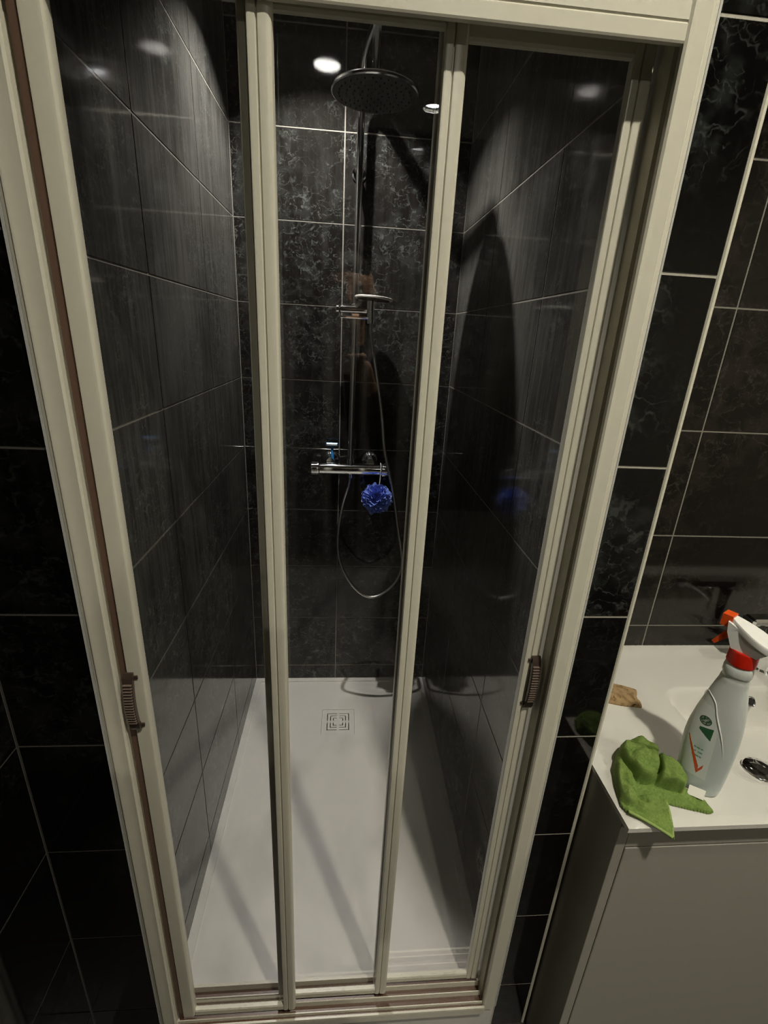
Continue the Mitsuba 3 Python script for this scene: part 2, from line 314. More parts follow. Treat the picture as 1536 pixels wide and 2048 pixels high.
def handle(parent, xc, yb, zc, side):
    """a ribbed pull of translucent brown plastic, 11 cm long, bowed out from the stile"""
    n = 23; H = .112; k = None
    prof = []
    for i in range(n):
        t = i / (n - 1); z = zc + H * (t - .5); bow = .010 * math.sin(math.pi * min(max(t, .0), 1)) ** .6
        prof.append((z, bow))
    out = [(yb - .003 - b, z) for z, b in prof]; inn = [(yb + .000 - max(b - .004, 0), z) for z, b in prof][::-1]
    body = ext_x(Polygon(out + inn), xc - .0075, xc + .0075)
    k = obj('handle', body, 'handle', parent, label='ribbed brown plastic handle', smooth=30)
    for i in range(15):
        z = zc - .034 + i * .0052; t = (z - zc) / H + .5; b = .010 * math.sin(math.pi * t) ** .6
        obj('rib', bx(xc - .0066, xc + .0066, yb - .0062 - b, yb - .002 - b, z - .0012, z + .0012, .0004), 'handle_rib', k)
    for s in (1, -1):
        z = zc + s * .047
        obj('bracket', cat_(bx(xc + side * .004 - .003, xc + side * .004 + .003, yb - .005, yb + .002, z - .006, z + .006, .001), bx(min(xc, xc + side * .013), max(xc, xc + side * .013), yb - .002, yb + .0008, z - .003, z + .003, .0005)), 'handle', k)
handle(p1, .0462, .0000, .917, 1)
handle(p3, .7165, .0370, .918, -1)

# ------------------------------------------------------------------ shower fittings on the back wall
YM = 1.10
sh = thing('shower_column', 'chrome shower column with thermostatic mixer bar, riser pipe and round rain head', 'shower')
MZ = 1.011
obj('mixer_bar', lathe([[0, -.115], [.0195, -.115], [.0205, -.112], [.0205, .112], [.0195, .115], [0, .115]], (.397, YM, MZ), (1, 0, 0)), 'chrome', sh, smooth=35)
for s in (-1, 1):
    pr0 = [[0, 0], [.0215, 0], [.0225, .002], [.0225, .026], [.021, .030], [.012, .0312], [0, .0312]]
    kn = obj('knob', lathe(pr0, (.397 + s * .1155, YM, MZ), (s, 0, 0)), 'chrome', sh, smooth=35)
    ribs = [bx(-.0012, .0012, .0215, .0236, .004, .027) for _ in range(16)]
    for i, r_ in enumerate(ribs): r_.apply_transform(trimesh.transformations.rotation_matrix(i * math.pi / 8, [0, 0, 1]))
    rm = cat_(*ribs); rm.apply_transform(trimesh.geometry.align_vectors([0, 0, 1], [s, 0, 0])); rm.apply_translation([.397 + s * .1155, YM, MZ])
    obj('grip', rm, 'chrome_soft', kn)
    obj('wall_flange', lathe([[0, -.001], [.034, -.001], [.034, .004], [.030, .014], [.020, .022], [.0145, .026], [.0145, D - YM - .012], [0, D - YM - .012]], (.397 + s * .075, D, MZ + .022), (0, -1, 0)), 'chrome', sh, smooth=35)
obj('outlet', cyl((.397, YM, MZ - .034), (.397, YM, MZ - .015), .010), 'chrome', sh, smooth=35)
obj('riser_collar', cyl((.397, YM, MZ + .015), (.397, YM, MZ + .040), .0135), 'chrome', sh, smooth=35)
# riser, gooseneck and arm in one run
HC = np.array([.43, .84, 2.05])
riser = [(.397, YM, MZ + .03), (.398, YM, 1.3), (.400, YM, 1.6), (.401, YM, 1.9), (.402, YM, 2.10)]
arc = [(.402 + .006 * t, YM - .075 * (1 - math.cos(t * math.pi / 2)), 2.135 + .075 * math.sin(t * math.pi / 2)) for t in np.linspace(0, 1, 8)]
run = spline(riser, 40).tolist() + arc + [(.415, .97, 2.212), (.425, .90, 2.207)] + [(.43, .875 - .035 * math.sin(t), 2.205 - .04 * (1 - math.cos(t))) for t in np.linspace(.2, math.pi / 2, 6)] + [(.43, .84, 2.085)]
obj('riser_pipe', tube(run, .0105, 18), 'chrome', sh, smooth=True)
obj('wall_bracket', cat_(cyl((.401, YM - .004, 1.96), (.401, D + .001, 1.96), .009), lathe([[0, 0], [.022, 0], [.022, .004], [.016, .008], [0, .008]], (.401, D + .0005, 1.96), (0, -1, 0))), 'chrome', sh, smooth=35)
obj('ball_joint', trimesh.creation.icosphere(3, .019).apply_translation([.43, .84, 2.075]), 'chrome', sh, smooth=True)
hd = obj('rain_head', lathe([[0, .010], [.03, .010], [.100, .006], [.108, .004], [.110, .001], [.109, -.003], [.106, -.005]], HC), 'chrome', sh, smooth=35)
obj('spray_plate', lathe([[.106, -.005], [.104, -.0055], [0, -.0055]], HC), 'black_rubber', hd)
noz = []
for rr, nn in ((.018, 6), (.036, 12), (.054, 18), (.072, 24), (.090, 30)):
    for i in range(nn):
        a = 2 * math.pi * i / nn; noz.append(cyl(HC + [rr * math.cos(a), rr * math.sin(a), -.0085], HC + [rr * math.cos(a), rr * math.sin(a), -.005], .0017, 6, .0023))
nz = obj('nozzles', cat_(*noz), 'black_rubber', hd, kind='stuff')
# slider holding the hand shower
sl = obj('slider', lathe([[0, 0], [.011, 0], [.0135, .002], [.0135, .088], [.011, .090], [0, .090]], (.349, YM - .012, 1.561), (1, 0, 0)), 'chrome', sh, smooth=35)
obj('clamp', cat_(bx(.350, .463, YM - .026, YM + .014, 1.533, 1.541, .002), bx(.386, .416, YM - .016, YM + .016, 1.535, 1.580, .004)), 'chrome', sl)
obj('knob', lathe([[0, 0], [.012, 0], [.012, .008], [.009, .011], [0, .011]], (.345, YM - .012, 1.561), (-1, 0, 0)), 'chrome', sl, smooth=35)
# hand shower
hs = thing('hand_shower', 'flat chrome hand shower resting in the slider on the riser pipe', 'hand shower')
ax = np.array([.10, -.42, -.9]); ax /= np.linalg.norm(ax)
hc = np.array([.458, 1.055, 1.598])
ntilt = np.array([-.055, -.03, -1.])
obj('head', lathe([[0, -.006], [.02, -.0055], [.058, -.002], [.062, 0], [.062, .004], [.058, .006], [0, .006]], hc, ntilt), 'satin', hs, smooth=35)
obj('stem', cat_(tube(spline([(.450, 1.075, 1.592), (.450, 1.080, 1.570), (.452, 1.083, 1.520)], 14), .0125, 18)), 'chrome', hs, smooth=40)
obj('face_plate', lathe([[0, .0062], [.052, .0062], [.052, .0075], [0, .0075]], hc, ntilt), 'black_rubber', hs)
hpts = [(.452, 1.083, 1.524), (.456, 1.080, 1.48), (.4715, 1.072, 1.39), (.489, 1.064, 1.30), (.5065, 1.056, 1.19), (.520, 1.050, 1.087), (.543, 1.047, 1.000), (.566, 1.045, .90), (.586, 1.040, .788), (.603, 1.035, .70),
        (.606, 1.030, .64), (.575, 1.02, .565), (.490, 1.012, .515), (.405, 1.02, .580), (.358, 1.035, .70), (.360, 1.055, .80), (.376, 1.08, .89), (.394, 1.098, .955), (.397, 1.100, .985)]
obj('shower_hose', tube(spline(hpts, 160), .0057, 12), 'hose_metal', smooth=True, label='grey metal shower hose hanging in a long loop below the mixer bar', cat='hose')
# blue puff on a cord
pc = np.array([.497, 1.055, .911])
pf = thing('shower_puff', 'blue mesh shower puff hanging by a white cord from the mixer bar', 'shower puff')
pet = []
for i in range(54):
    d = rng.normal(size=3); d /= np.linalg.norm(d); d[2] *= .95
    u = np.cross(d, rng.normal(size=3)); u /= np.linalg.norm(u); v = np.cross(d, u)
    R = .024 + .016 * rng.random(); nn, mm = 26, 5; V = []; ph = rng.random() * 6; kf = rng.integers(3, 6)
    L = .020 + .014 * rng.random()
    for a in range(mm):
        t = a / (mm - 1)
        for b in range(nn):
            th = 2 * math.pi * b / nn; r = R * (.18 + .82 * t ** .8) * (1 + .18 * t * math.sin(kf * 2 * th + ph)); hgt = L + .016 * t * t + .0065 * t * math.sin(kf * th + ph)
            V.append(pc + d * hgt + r * (math.cos(th) * u + math.sin(th) * v) * .85)
    Fc = [[a * nn + b, a * nn + (b + 1) % nn, (a + 1) * nn + (b + 1) % nn] for a in range(mm - 1) for b in range(nn)] + [[a * nn + b, (a + 1) * nn + (b + 1) % nn, (a + 1) * nn + b] for a in range(mm - 1) for b in range(nn)]
    pet.append(trimesh.Trimesh(V, Fc, process=False))
obj('mesh_ball', cat_(*pet, trimesh.creation.icosphere(3, .030).apply_translation(pc)), 'puff', pf, smooth=True)
cord = spline([pc + [.006, .0, .04], (.509, 1.073, MZ - .03), (.510, 1.0755, MZ), (.510, 1.085, MZ + .0215), (.510, 1.10, MZ + .0250), (.510, 1.116, MZ + .0215), (.510, 1.124, MZ), (.509, 1.10, MZ - .05), pc + [.004, .01, .04]], 60)
obj('cord', tube(cord, .0016, 8), 'cord_white', pf, smooth=True)
# razor lying behind the mixer bar
rz = thing('razor', 'small blue razor standing on the mixer bar beside the riser pipe', 'razor')
obj('grip', tube(spline([(.330, 1.118, MZ + .021), (.3285, 1.126, MZ + .050), (.327, 1.130, MZ + .080)], 12), [.0065] * 6 + [.0055] * 6, 12), 'razor_blue', rz, smooth=40)
obj('blade_head', bx(.304, .350, 1.122, 1.134, MZ + .078, MZ + .091, .003), 'razor_blue', rz)
obj('blade_strip', bx(.308, .346, 1.1195, 1.1225, MZ + .081, MZ + .088, .0008), 'razor_white', rz)

# ------------------------------------------------------------------ washbasin unit
ZT = .759
def basin_top():
    x0, x1, yf, yb = XT + .003, XR - .002, -.121, DV - .001
    N = 170, 110
    xs = np.unique(np.r_[np.linspace(x0, 1.02, 10), np.linspace(1.02, 1.95, 110), np.linspace(1.95, x1, 10)])
    ys = np.unique(np.r_[np.linspace(yf, -.06, 8), np.linspace(-.06, .26, 90), np.linspace(.26, yb, 8)])
    X, Y = np.meshgrid(xs, ys, indexing='ij')
    bx0, bx1, by0, by1, R = 1.100, 1.86, -.052, .203, .055
    qx = np.abs(X - (bx0 + bx1) / 2) - (bx1 - bx0) / 2 + R; qy = np.abs(Y - (by0 + by1) / 2) - (by1 - by0) / 2 + R
    sd = np.hypot(np.maximum(qx, 0), np.maximum(qy, 0)) + np.minimum(np.maximum(qx, qy), 0) - R
    t = np.clip(-sd / .035, 0, 1); s = t * t * (3 - 2 * t)
    # the bowl: gentle slope from the left, steep at the back
    depth = .020 + .055 * np.clip((X - bx0) / .25, 0, 1) ** .8 * np.clip((bx1 - X) / .25, 0, 1) ** .8 + .02 * np.clip((Y - by0) / .2, 0, 1)
    Z = ZT - s * depth
    Z += .004 * np.clip((Y - (DV - .035)) / .012, 0, 1)
    e = np.minimum(np.minimum(X - x0, Y - yf), .006) / .006
    Z -= .0045 * (1 - np.sqrt(np.clip(1 - (1 - e) ** 2, 0, 1)))
    n, m = X.shape
    top = np.column_stack([X.ravel(), Y.ravel(), Z.ravel()]); bot = top.copy(); bot[:, 2] = np.minimum(ZT - .0105, top[:, 2] - .009)
    V = np.vstack([top, bot]); k = n * m; F_ = []
    I = np.arange(k).reshape(n, m)
    a, b, c, d = I[:-1, :-1].ravel(), I[1:, :-1].ravel(), I[1:, 1:].ravel(), I[:-1, 1:].ravel()
    F_ = np.vstack([np.c_[a, b, c], np.c_[a, c, d], np.c_[a, c, b] + k, np.c_[a, d, c] + k])
    edge = np.r_[I[:, 0], I[-1, 1:], I[-2::-1, -1], I[0, -2::-1]]
    e0, e1 = edge[:-1], edge[1:]
    F_ = np.vstack([F_, np.c_[e0, e0 + k, e1 + k], np.c_[e0, e1 + k, e1]])
    return trimesh.Trimesh(V, F_, process=False)
bt = thing('washbasin', 'white washbasin top with a shallow rectangular bowl beside the dark tile strip', 'washbasin')
obj('basin_slab', basin_top(), 'ceramic', bt, smooth=40)
ov = np.array([1.318, .1785, .737])
obj('overflow_ring', lathe([[.0085, .000], [.0085, .0025], [.0105, .0035], [.0125, .0025], [.0125, 0]], ov, (0, -.8, .6), 28), 'chrome', bt, smooth=40)
obj('overflow_hole', lathe([[0, .0008], [.0086, .0008]], ov, (0, -.8, .6), 28), 'black_rubber', bt)
pg = thing('drain_plug', 'domed chrome drain plug in the washbasin bowl', 'drain plug')
pgc = np.array([1.215, .020, .702])
obj('dome', lathe([[.030, .006], [.031, .009], [.028, .0125], [.015, .0155], [0, .0165]], pgc), 'chrome', pg, smooth=40)
obj('neck', lathe([[.021, -.004], [.021, .007], [.030, .0065]], pgc), 'chrome_soft', pg, smooth=40)
cab = thing('vanity_cabinet', 'matt pale grey vanity cabinet under the white washbasin', 'cabinet')
cf = -.101; cx0 = XT + .006
obj('side_panel', bx(cx0, cx0 + .018, cf, DV - .002, FLOOR + .001, ZT - .0115, .0008), 'cabinet', cab)
obj('top_rail', bx(cx0 + .0182, XR - .004, cf, cf + .018, .683, ZT - .0115, .0006), 'cabinet', cab)
obj('back_panel', bx(cx0 + .0182, XR - .004, DV - .022, DV - .004, FLOOR + .001, .64), 'cabinet_gap', cab)
obj('bottom_panel', bx(cx0 + .0182, XR - .004, cf + .022, DV - .0225, .0, .018), 'cabinet_gap', cab)
obj('drawer_front', bx(cx0 + .0195, 1.57, cf - .0005, cf + .0175, .01, .6800, .0012), 'cabinet', cab)
obj('drawer_front', bx(1.573, XR - .005, cf - .0005, cf + .0175, .01, .6800, .0012), 'cabinet', cab)
obj('plinth', bx(cx0 + .0195, XR - .005, cf, cf + .0175, FLOOR + .001, .007, .0008), 'cabinet', cab)
# basin tap at the picture's right edge
tp = thing('tap', 'chrome single lever tap at the back of the washbasin', 'tap')
tc = np.array([1.418, .265])
obj('body', lathe([[0, 0], [.027, 0], [.027, .004], [.022, .008], [.022, .105], [.024, .108], [.024, .128], [0, .130]], (tc[0], tc[1], ZT)), 'chrome', tp, smooth=35)
obj('lever', cat_(bx(tc[0] - .085, tc[0] + .024, tc[1] - .017, tc[1] + .017, ZT + .131, ZT + .150, .005)), 'chrome', tp)
obj('spout', tube(spline([(tc[0], tc[1] - .01, ZT + .075), (tc[0] - .01, tc[1] - .05, ZT + .088), (tc[0] - .02, tc[1] - .10, ZT + .085), (tc[0] - .024, tc[1] - .122, ZT + .070)], 24), .0115, 16), 'chrome', tp, smooth=40)
obj('lever_cap', bx(tc[0] - .090, tc[0] - .086, tc[1] - .013, tc[1] + .013, ZT + .134, ZT + .147, .001), 'black_rubber', tp)

# dry sponge beside the partition
SPQ = [(.900, .172), (1.023, .136), (1.039, .187), (.915, .240)]      # front left, front right, back right, back left
def sponge():
    n, m = 46, 34
    u, v = np.meshgrid(np.linspace(0, 1, n), np.linspace(0, 1, m), indexing='ij')
    nz = [meshkit.noise(np.stack([u * 4, v * 6, u * 0 + c], -1), 5) - .5 for c in (0, 4)]
    A_, B_, C_, D_ = np.array(SPQ)
    xy = (1 - u)[..., None] * ((1 - v)[..., None] * A_ + v[..., None] * D_) + u[..., None] * ((1 - v)[..., None] * B_ + v[..., None] * C_)
    x = xy[..., 0] + .004 * nz[0] + .0035 * np.sin(v * 9) * u; y = xy[..., 1] + .004 * nz[1] + .002 * np.sin(u * 9)
    ed = np.minimum(np.minimum(u, 1 - u) * .15, np.minimum(v, 1 - v) * .06)
    z = ZT + .002 + .011 * np.sqrt(np.clip(ed / .006, 0, 1)) + .0035 * meshkit.fbm(np.stack([x * 60, y * 60, x * 0], -1), 3, 2) + .003 * np.sin(u * 5)
    z = np.maximum(z, ZT + .0015)
    top = np.stack([x, y, z], -1).reshape(-1, 3); bot = top.copy(); bot[:, 2] = ZT + .0006
    k = n * m; I = np.arange(k).reshape(n, m)
    a, b, c, d = I[:-1, :-1].ravel(), I[1:, :-1].ravel(), I[1:, 1:].ravel(), I[:-1, 1:].ravel()
    Fq = np.vstack([np.c_[a, b, c], np.c_[a, c, d], np.c_[a, c, b] + k, np.c_[a, d, c] + k])
    e = np.r_[I[:, 0], I[-1, 1:], I[-2::-1, -1], I[0, -2::-1]]
    return trimesh.Trimesh(np.vstack([top, bot]), np.vstack([Fq, np.c_[e[:-1], e[:-1] + k, e[1:] + k], np.c_[e[:-1], e[1:] + k, e[1:]]]), process=False)
obj('sponge', sponge(), 'cork', smooth=True, label='thin dry brown sponge lying on the washbasin against the tile strip', cat='sponge')

# ------------------------------------------------------------------ spray bottle
BC = np.array([1.015, -.047]); E1 = np.array([-.75, .661]); E2 = np.array([-.661, -.75])     # long axis (towards the nozzle) and label side
def bl(s, q, z): return np.array([BC[0] + s * E1[0] + q * E2[0], BC[1] + s * E1[1] + q * E2[1], z])
BZ = [.7592, .7600, .7640, .772, .80, .83, .86, .89, .915, .935, .955, .972, .985, .992, .996, 1.000, 1.004, 1.012, 1.018, 1.022]
BA = [.0290, .0315, .0335, .0345, .0362, .0370, .0372, .0362, .0340, .0312, .0275, .0238, .0208, .0200, .0188, .0188, .0205, .0205, .0195, .017]
BB = [.0175, .0200, .0220, .0228, .0238, .0242, .0242, .0240, .0234, .0226, .0215, .0205, .0196, .0195, .0188, .0188, .0205, .0205, .0195, .017]
def bottle_ab(z):
    return np.interp(z, BZ, BA), np.interp(z, BZ, BB)
rings = []
for z in np.unique(np.r_[BZ, np.linspace(.77, 1.0, 40)]):
    a, b = bottle_ab(z); th = np.linspace(0, 2 * np.pi, 72, endpoint=False); pw = .86
    x = a * np.sign(np.cos(th)) * np.abs(np.cos(th)) ** pw; y = b * np.sign(np.sin(th)) * np.abs(np.sin(th)) ** pw
    off = .004 * math.exp(-((z - .87) / .05) ** 2)
    rings.append([bl(x[i] + off * (x[i] > 0) * x[i] / a, y[i], z) for i in range(72)])
def bottle_color(p, n, uv):
    s = (p.x - float(BC[0])) * float(E1[0]) + (p.y - float(BC[1])) * float(E1[1])
    q = (p.x - float(BC[0])) * float(E2[0]) + (p.y - float(BC[1])) * float(E2[1]); z = p.z
    on = q > .004
    c = mix([.47, .52, .52], [.52, .55, .53], smoothstep(.78, .98, z))
    lab = on & (s > -.004 + (z - .86) * .05) & (s < .0345) & (z > .795) & (z < .938 - dr.square(dr.maximum(.02 - s, 0)) * 60)
    c = dr.select(lab, mix([.60, .64, .62], [.44, .53, .50], smoothstep(.012, .0, dr.abs(s - .013)) * smoothstep(.03, .0, dr.abs(z - .855))), c)
    r = dr.sqrt(dr.square(s - .0185) + dr.square(z - .908))
    c = dr.select(lab & (r < .0088), mix([.045, .085, .055], [.30, .36, .30], smoothstep(.45, .62, noise(s * 420, z * 420, 2.)) * smoothstep(.0088, .004, r)), c)
    c = dr.select(lab & (s > .004) & (s < .0235) & (z < .8985 - (s - .004) * .25) & (z > .874 + (s - .004) * .75), mi.Color3f(.030, .105, .042), c)
    for k in range(3):          # small pale green lines of print
        zz = .852 - .008 * k
        c = dr.select(lab & (dr.abs(z - zz) < .0014) & (s > .008) & (s < .022) & (noise(s * 700, k * 3.3, 1.) > .35), mi.Color3f(.13, .25, .19), c)
    sw = .866 - (.033 - s) * 2.25
    c = dr.select(on & (s > .0075) & (s < .034) & (dr.abs(z - sw) < .0022 + (.033 - s) * .22), mi.Color3f(.52, .07, .015), c)
    c = dr.select(on & (s > .0015) & (s < .0078) & (dr.abs(z - (.806 + (.0078 - s) * 2.2)) < .0042), mi.Color3f(.52, .07, .015), c)
    return c
bs('bottle_plastic', proc(bottle_color), .34)
sp = thing('spray_bottle', 'pale grey spray bottle with white trigger head and red collar standing on the washbasin', 'spray bottle')
obj('bottle_body', loft(rings), 'bottle_plastic', sp, smooth=50)
def on_side(s, z, lift=0.):
    a, b = bottle_ab(z); c = min(abs(s) / a, .985) ** (1 / .86); return bl(s, b * (1 - c * c) ** (.5 * .86) + lift, z)
rid = [on_side(s, z, .0002) for s, z in spline([(.0310, .948, 0), (.0265, .957, 0), (.018, .952, 0), (.009, .932, 0), (-.003, .902, 0), (-.014, .872, 0), (-.019, .852, 0)], 50)[:, :2]]
obj('embossed_ridge', tube(rid, .0013 * np.sin(np.linspace(.25, math.pi - .05, 50)) ** .6, 10), 'plastic_white', sp, smooth=True)
obj('collar', lathe([[0, 1.0215], [.0195, 1.0215], [.0205, 1.0235], [.0200, 1.044], [.0185, 1.0465], [0, 1.0465]], (BC[0], BC[1], 0)), 'plastic_red', sp, smooth=35, label='red collar')
def prism(P, hw, ch=.0):      # profile in (s, z), thickness 2*hw across
    m = trimesh.creation.extrude_polygon(Polygon(P), 2 * hw, engine='earcut'); v = m.vertices.copy()
    m.vertices = np.array([bl(a, c - hw, b) for a, b, c in v]); m.fix_normals(); return m
E1H = np.array([-.52, .854]); E2H = np.array([-.854, -.52])
def blh(s, q, z): return np.array([BC[0] + s * E1H[0] + q * E2H[0], BC[1] + s * E1H[1] + q * E2H[1], z])
def hull_pts(L):
    return trimesh.convex.convex_hull(np.array(L))
top = []
for t in np.linspace(0, 2 * math.pi, 40, endpoint=False):     # rounded oval cap of the trigger head, drooping to the back
    s = -.010 + .043 * math.cos(t); q = .0215 * math.sin(t) * (1 - .30 * max(math.cos(t), 0)); z = 1.079 + .36 * (s + .004)
    top += [blh(s, q, z), blh(s * .97, q * .93, z + .003), blh(s * .98, q * .95, z - .008)]
cap = hull_pts(top)
neck = hull_pts([blh(s, q, z) for s, z in ((-.019, 1.046), (.016, 1.046), (-.034, 1.064), (.030, 1.088), (.027, 1.070)) for q in (-.0140, .0140)])
obj('trigger_head', m3.Manifold(m3.Mesh(cap.vertices.astype('f4'), cap.faces.astype('u4'))) + m3.Manifold(m3.Mesh(neck.vertices.astype('f4'), neck.faces.astype('u4'))), 'plastic_white', sp, smooth=38)
obj('nozzle', hull_pts([blh(s, q, z) for s in (.026, .0410) for q in (-.010, .010) for z in (1.076, 1.096)]), 'plastic_orange', sp, label='orange nozzle')
obj('trigger', hull_pts([blh(s, q, z) for s, z in ((.019, 1.074), (.028, 1.076), (.034, 1.060), (.026, 1.056)) for q in (-.0075, .0075)] ), 'plastic_orange', sp, label='orange trigger')
obj('trigger_tip', hull_pts([blh(s, q, z) for s, z in ((.034, 1.062), (.026, 1.057), (.045, 1.041), (.040, 1.038)) for q in (-.0075, .0075)]), 'plastic_orange', sp)

# ------------------------------------------------------------------ green cloth, crumpled
def cloth():
    poly = Polygon([(.930, .036), (.945, .034), (.962, .018), (.977, -.006), (.983, -.024), (.984, -.045), (.990, -.064), (1.004, -.080), (1.006, -.102), (.998, -.105), (.972, -.097), (.945, -.088), (.934, -.084), (.924, -.112), (.916, -.137), (.910, -.136), (.885, -.120), (.857, -.100),
                    (.853, -.085), (.862, -.050), (.874, -.018), (.895, .010), (.915, .030)]).buffer(.003).buffer(-.002)
    poly = poly.difference(Polygon([bl(.0385 * math.cos(t), .0255 * math.sin(t), 0)[:2] for t in np.linspace(0, 6.28, 40)]))
    st = .00145; xs = np.arange(.845, 1.014, st); ys = np.arange(-.145, .044, st)
    import shapely
    X, Y = np.meshgrid(xs, ys, indexing='ij'); pts = shapely.points(X.ravel(), Y.ravel())
    inside = shapely.contains(poly, pts).reshape(X.shape); dist = shapely.distance(poly.exterior, pts).reshape(X.shape)
    P = np.stack([X, Y, X * 0], -1)
    wx = X + .006 * (meshkit.noise(P * 45, 1) - .5); wy = Y + .006 * (meshkit.noise(P * 45, 2) - .5)
    def lump(cx, cy_, a, b, ang, h, p=3.2):
        c, s = math.cos(ang), math.sin(ang); u = ((wx - cx) * c + (wy - cy_) * s) / a; v = (-(wx - cx) * s + (wy - cy_) * c) / b
        return h * np.clip(1 - (np.abs(u) ** p + np.abs(v) ** p), 0, 1) ** .5
    l1 = lump(.919, -.007, .038, .043, .35, .048, 2.7)
    l2 = lump(.962, -.032, .034, .038, -.45, .043, 2.7)
    l3 = lump(.954, .012, .034, .020, -.85, .040, 3.0)
    l4 = lump(.880, -.036, .022, .054, -.25, .026, 2.2)
    l5 = lump(.904, -.090, .030, .018, .15, .008, 2.4)
    H = np.maximum.reduce([l1, l2, l3, l4, l5])
    def seg(ax_, ay, bx_, by_):
        d = np.array([bx_ - ax_, by_ - ay]); t = np.clip(((wx - ax_) * d[0] + (wy - ay) * d[1]) / (d @ d), 0, 1)
        return np.hypot(wx - ax_ - t * d[0], wy - ay - t * d[1])
    for s_, dp, wd in ((seg(.972, .012, .942, -.036), .022, .0022), (seg(.942, -.036, .930, -.052), .020, .0030), (seg(.889, -.002, .899, -.040), .026, .0032), (seg(.899, -.040, .912, -.054), .016, .0028), (seg(.914, -.054, .930, -.060), .034, .0036), (seg(.930, -.060, .964, -.070), .034, .0042),
                       (seg(.925, .022, .972, -.010), .010, .0018), (seg(.915, -.066, .925, -.088), .007, .003), (seg(.872, -.060, .895, -.084), .006, .004), (seg(.905, -.006, .925, .002), .005, .003)):
        H = H - dp * np.exp(-(s_ / wd) ** 2)
    H = np.maximum(H, 0)
    H += .003 * np.sin(wx * 75 + wy * 120 + 3 * meshkit.noise(P * 30, 12)) * np.clip(H / .01, 0, 1) + .0022 * np.sin(wx * 190 - wy * 130 + 4 * meshkit.noise(P * 40, 14)) * np.clip(H / .02, .3, 1) + .003 * (meshkit.fbm(P * 55, 3, 4) - .5)
    base = .0045 + .003 * meshkit.noise(P * 38, 9)
    H = np.maximum(H, 0) + base
    H = H + .0018 * (meshkit.noise(P * 520, 6) - .5) + .0010 * (meshkit.noise(P * 900, 8) - .5)
    H *= np.clip(dist / .0035, 0, 1) ** .5
    from scipy.ndimage import gaussian_filter
    idx = -np.ones(X.shape, int); idx[inside] = np.arange(inside.sum())
    Z0 = ZT + .0014 - .010 * np.clip((-.121 - Y) / .016, 0, 1) ** 1.4
    top = np.column_stack([X[inside], Y[inside], (Z0 + np.maximum(H, .0012))[inside]])
    bot = np.column_stack([X[inside], Y[inside], Z0[inside]])
    hh = np.clip(top[:, 2] - ZT - .012, 0, None); top[:, 0] -= .12 * hh; top[:, 1] -= .36 * hh
    k = len(top); q = inside[:-1, :-1] & inside[1:, :-1] & inside[1:, 1:] & inside[:-1, 1:]
    a, b, c, d = idx[:-1, :-1][q], idx[1:, :-1][q], idx[1:, 1:][q], idx[:-1, 1:][q]
    Fq = np.vstack([np.c_[a, b, c], np.c_[a, c, d]])
    E = np.vstack([Fq[:, [0, 1]], Fq[:, [1, 2]], Fq[:, [2, 0]]]); es = {(i, j) for i, j in E.tolist()}
    be = np.array([(i, j) for i, j in es if (j, i) not in es])
    Fq = np.vstack([Fq, Fq[:, ::-1] + k, np.c_[be[:, 0], be[:, 0] + k, be[:, 1] + k], np.c_[be[:, 0], be[:, 1] + k, be[:, 1]]])
    return trimesh.Trimesh(np.vstack([top, bot]), Fq, process=False)
tw = thing('cleaning_cloth', 'crumpled green terry cloth hanging over the front edge of the washbasin', 'cloth')
obj('fabric', cloth(), 'towel', tw, smooth=60)
hem = [(.9125, -.1365, ZT - .005), (.888, -.1225, ZT + .004), (.870, -.110, ZT + .007), (.857, -.0995, ZT + .007)]
obj('hem', cat_(tube(spline(hem, 30), .0024, 8), tube(spline([(.9135, -.1365, ZT - .005), (.922, -.113, ZT + .006), (.932, -.086, ZT + .008)], 30), .0022, 8)), 'towel_hem', tw, smooth=True)
tg = bx(-.0125, .0125, -.0085, .0085, -.0004, .0004)
tg.apply_transform(trimesh.transformations.euler_matrix(.55, -.30, -.95)); tg.apply_translation([.9925, -.0745, ZT + .0145])
obj('care_tag', tg, 'tag_white', tw, label='white care tag')

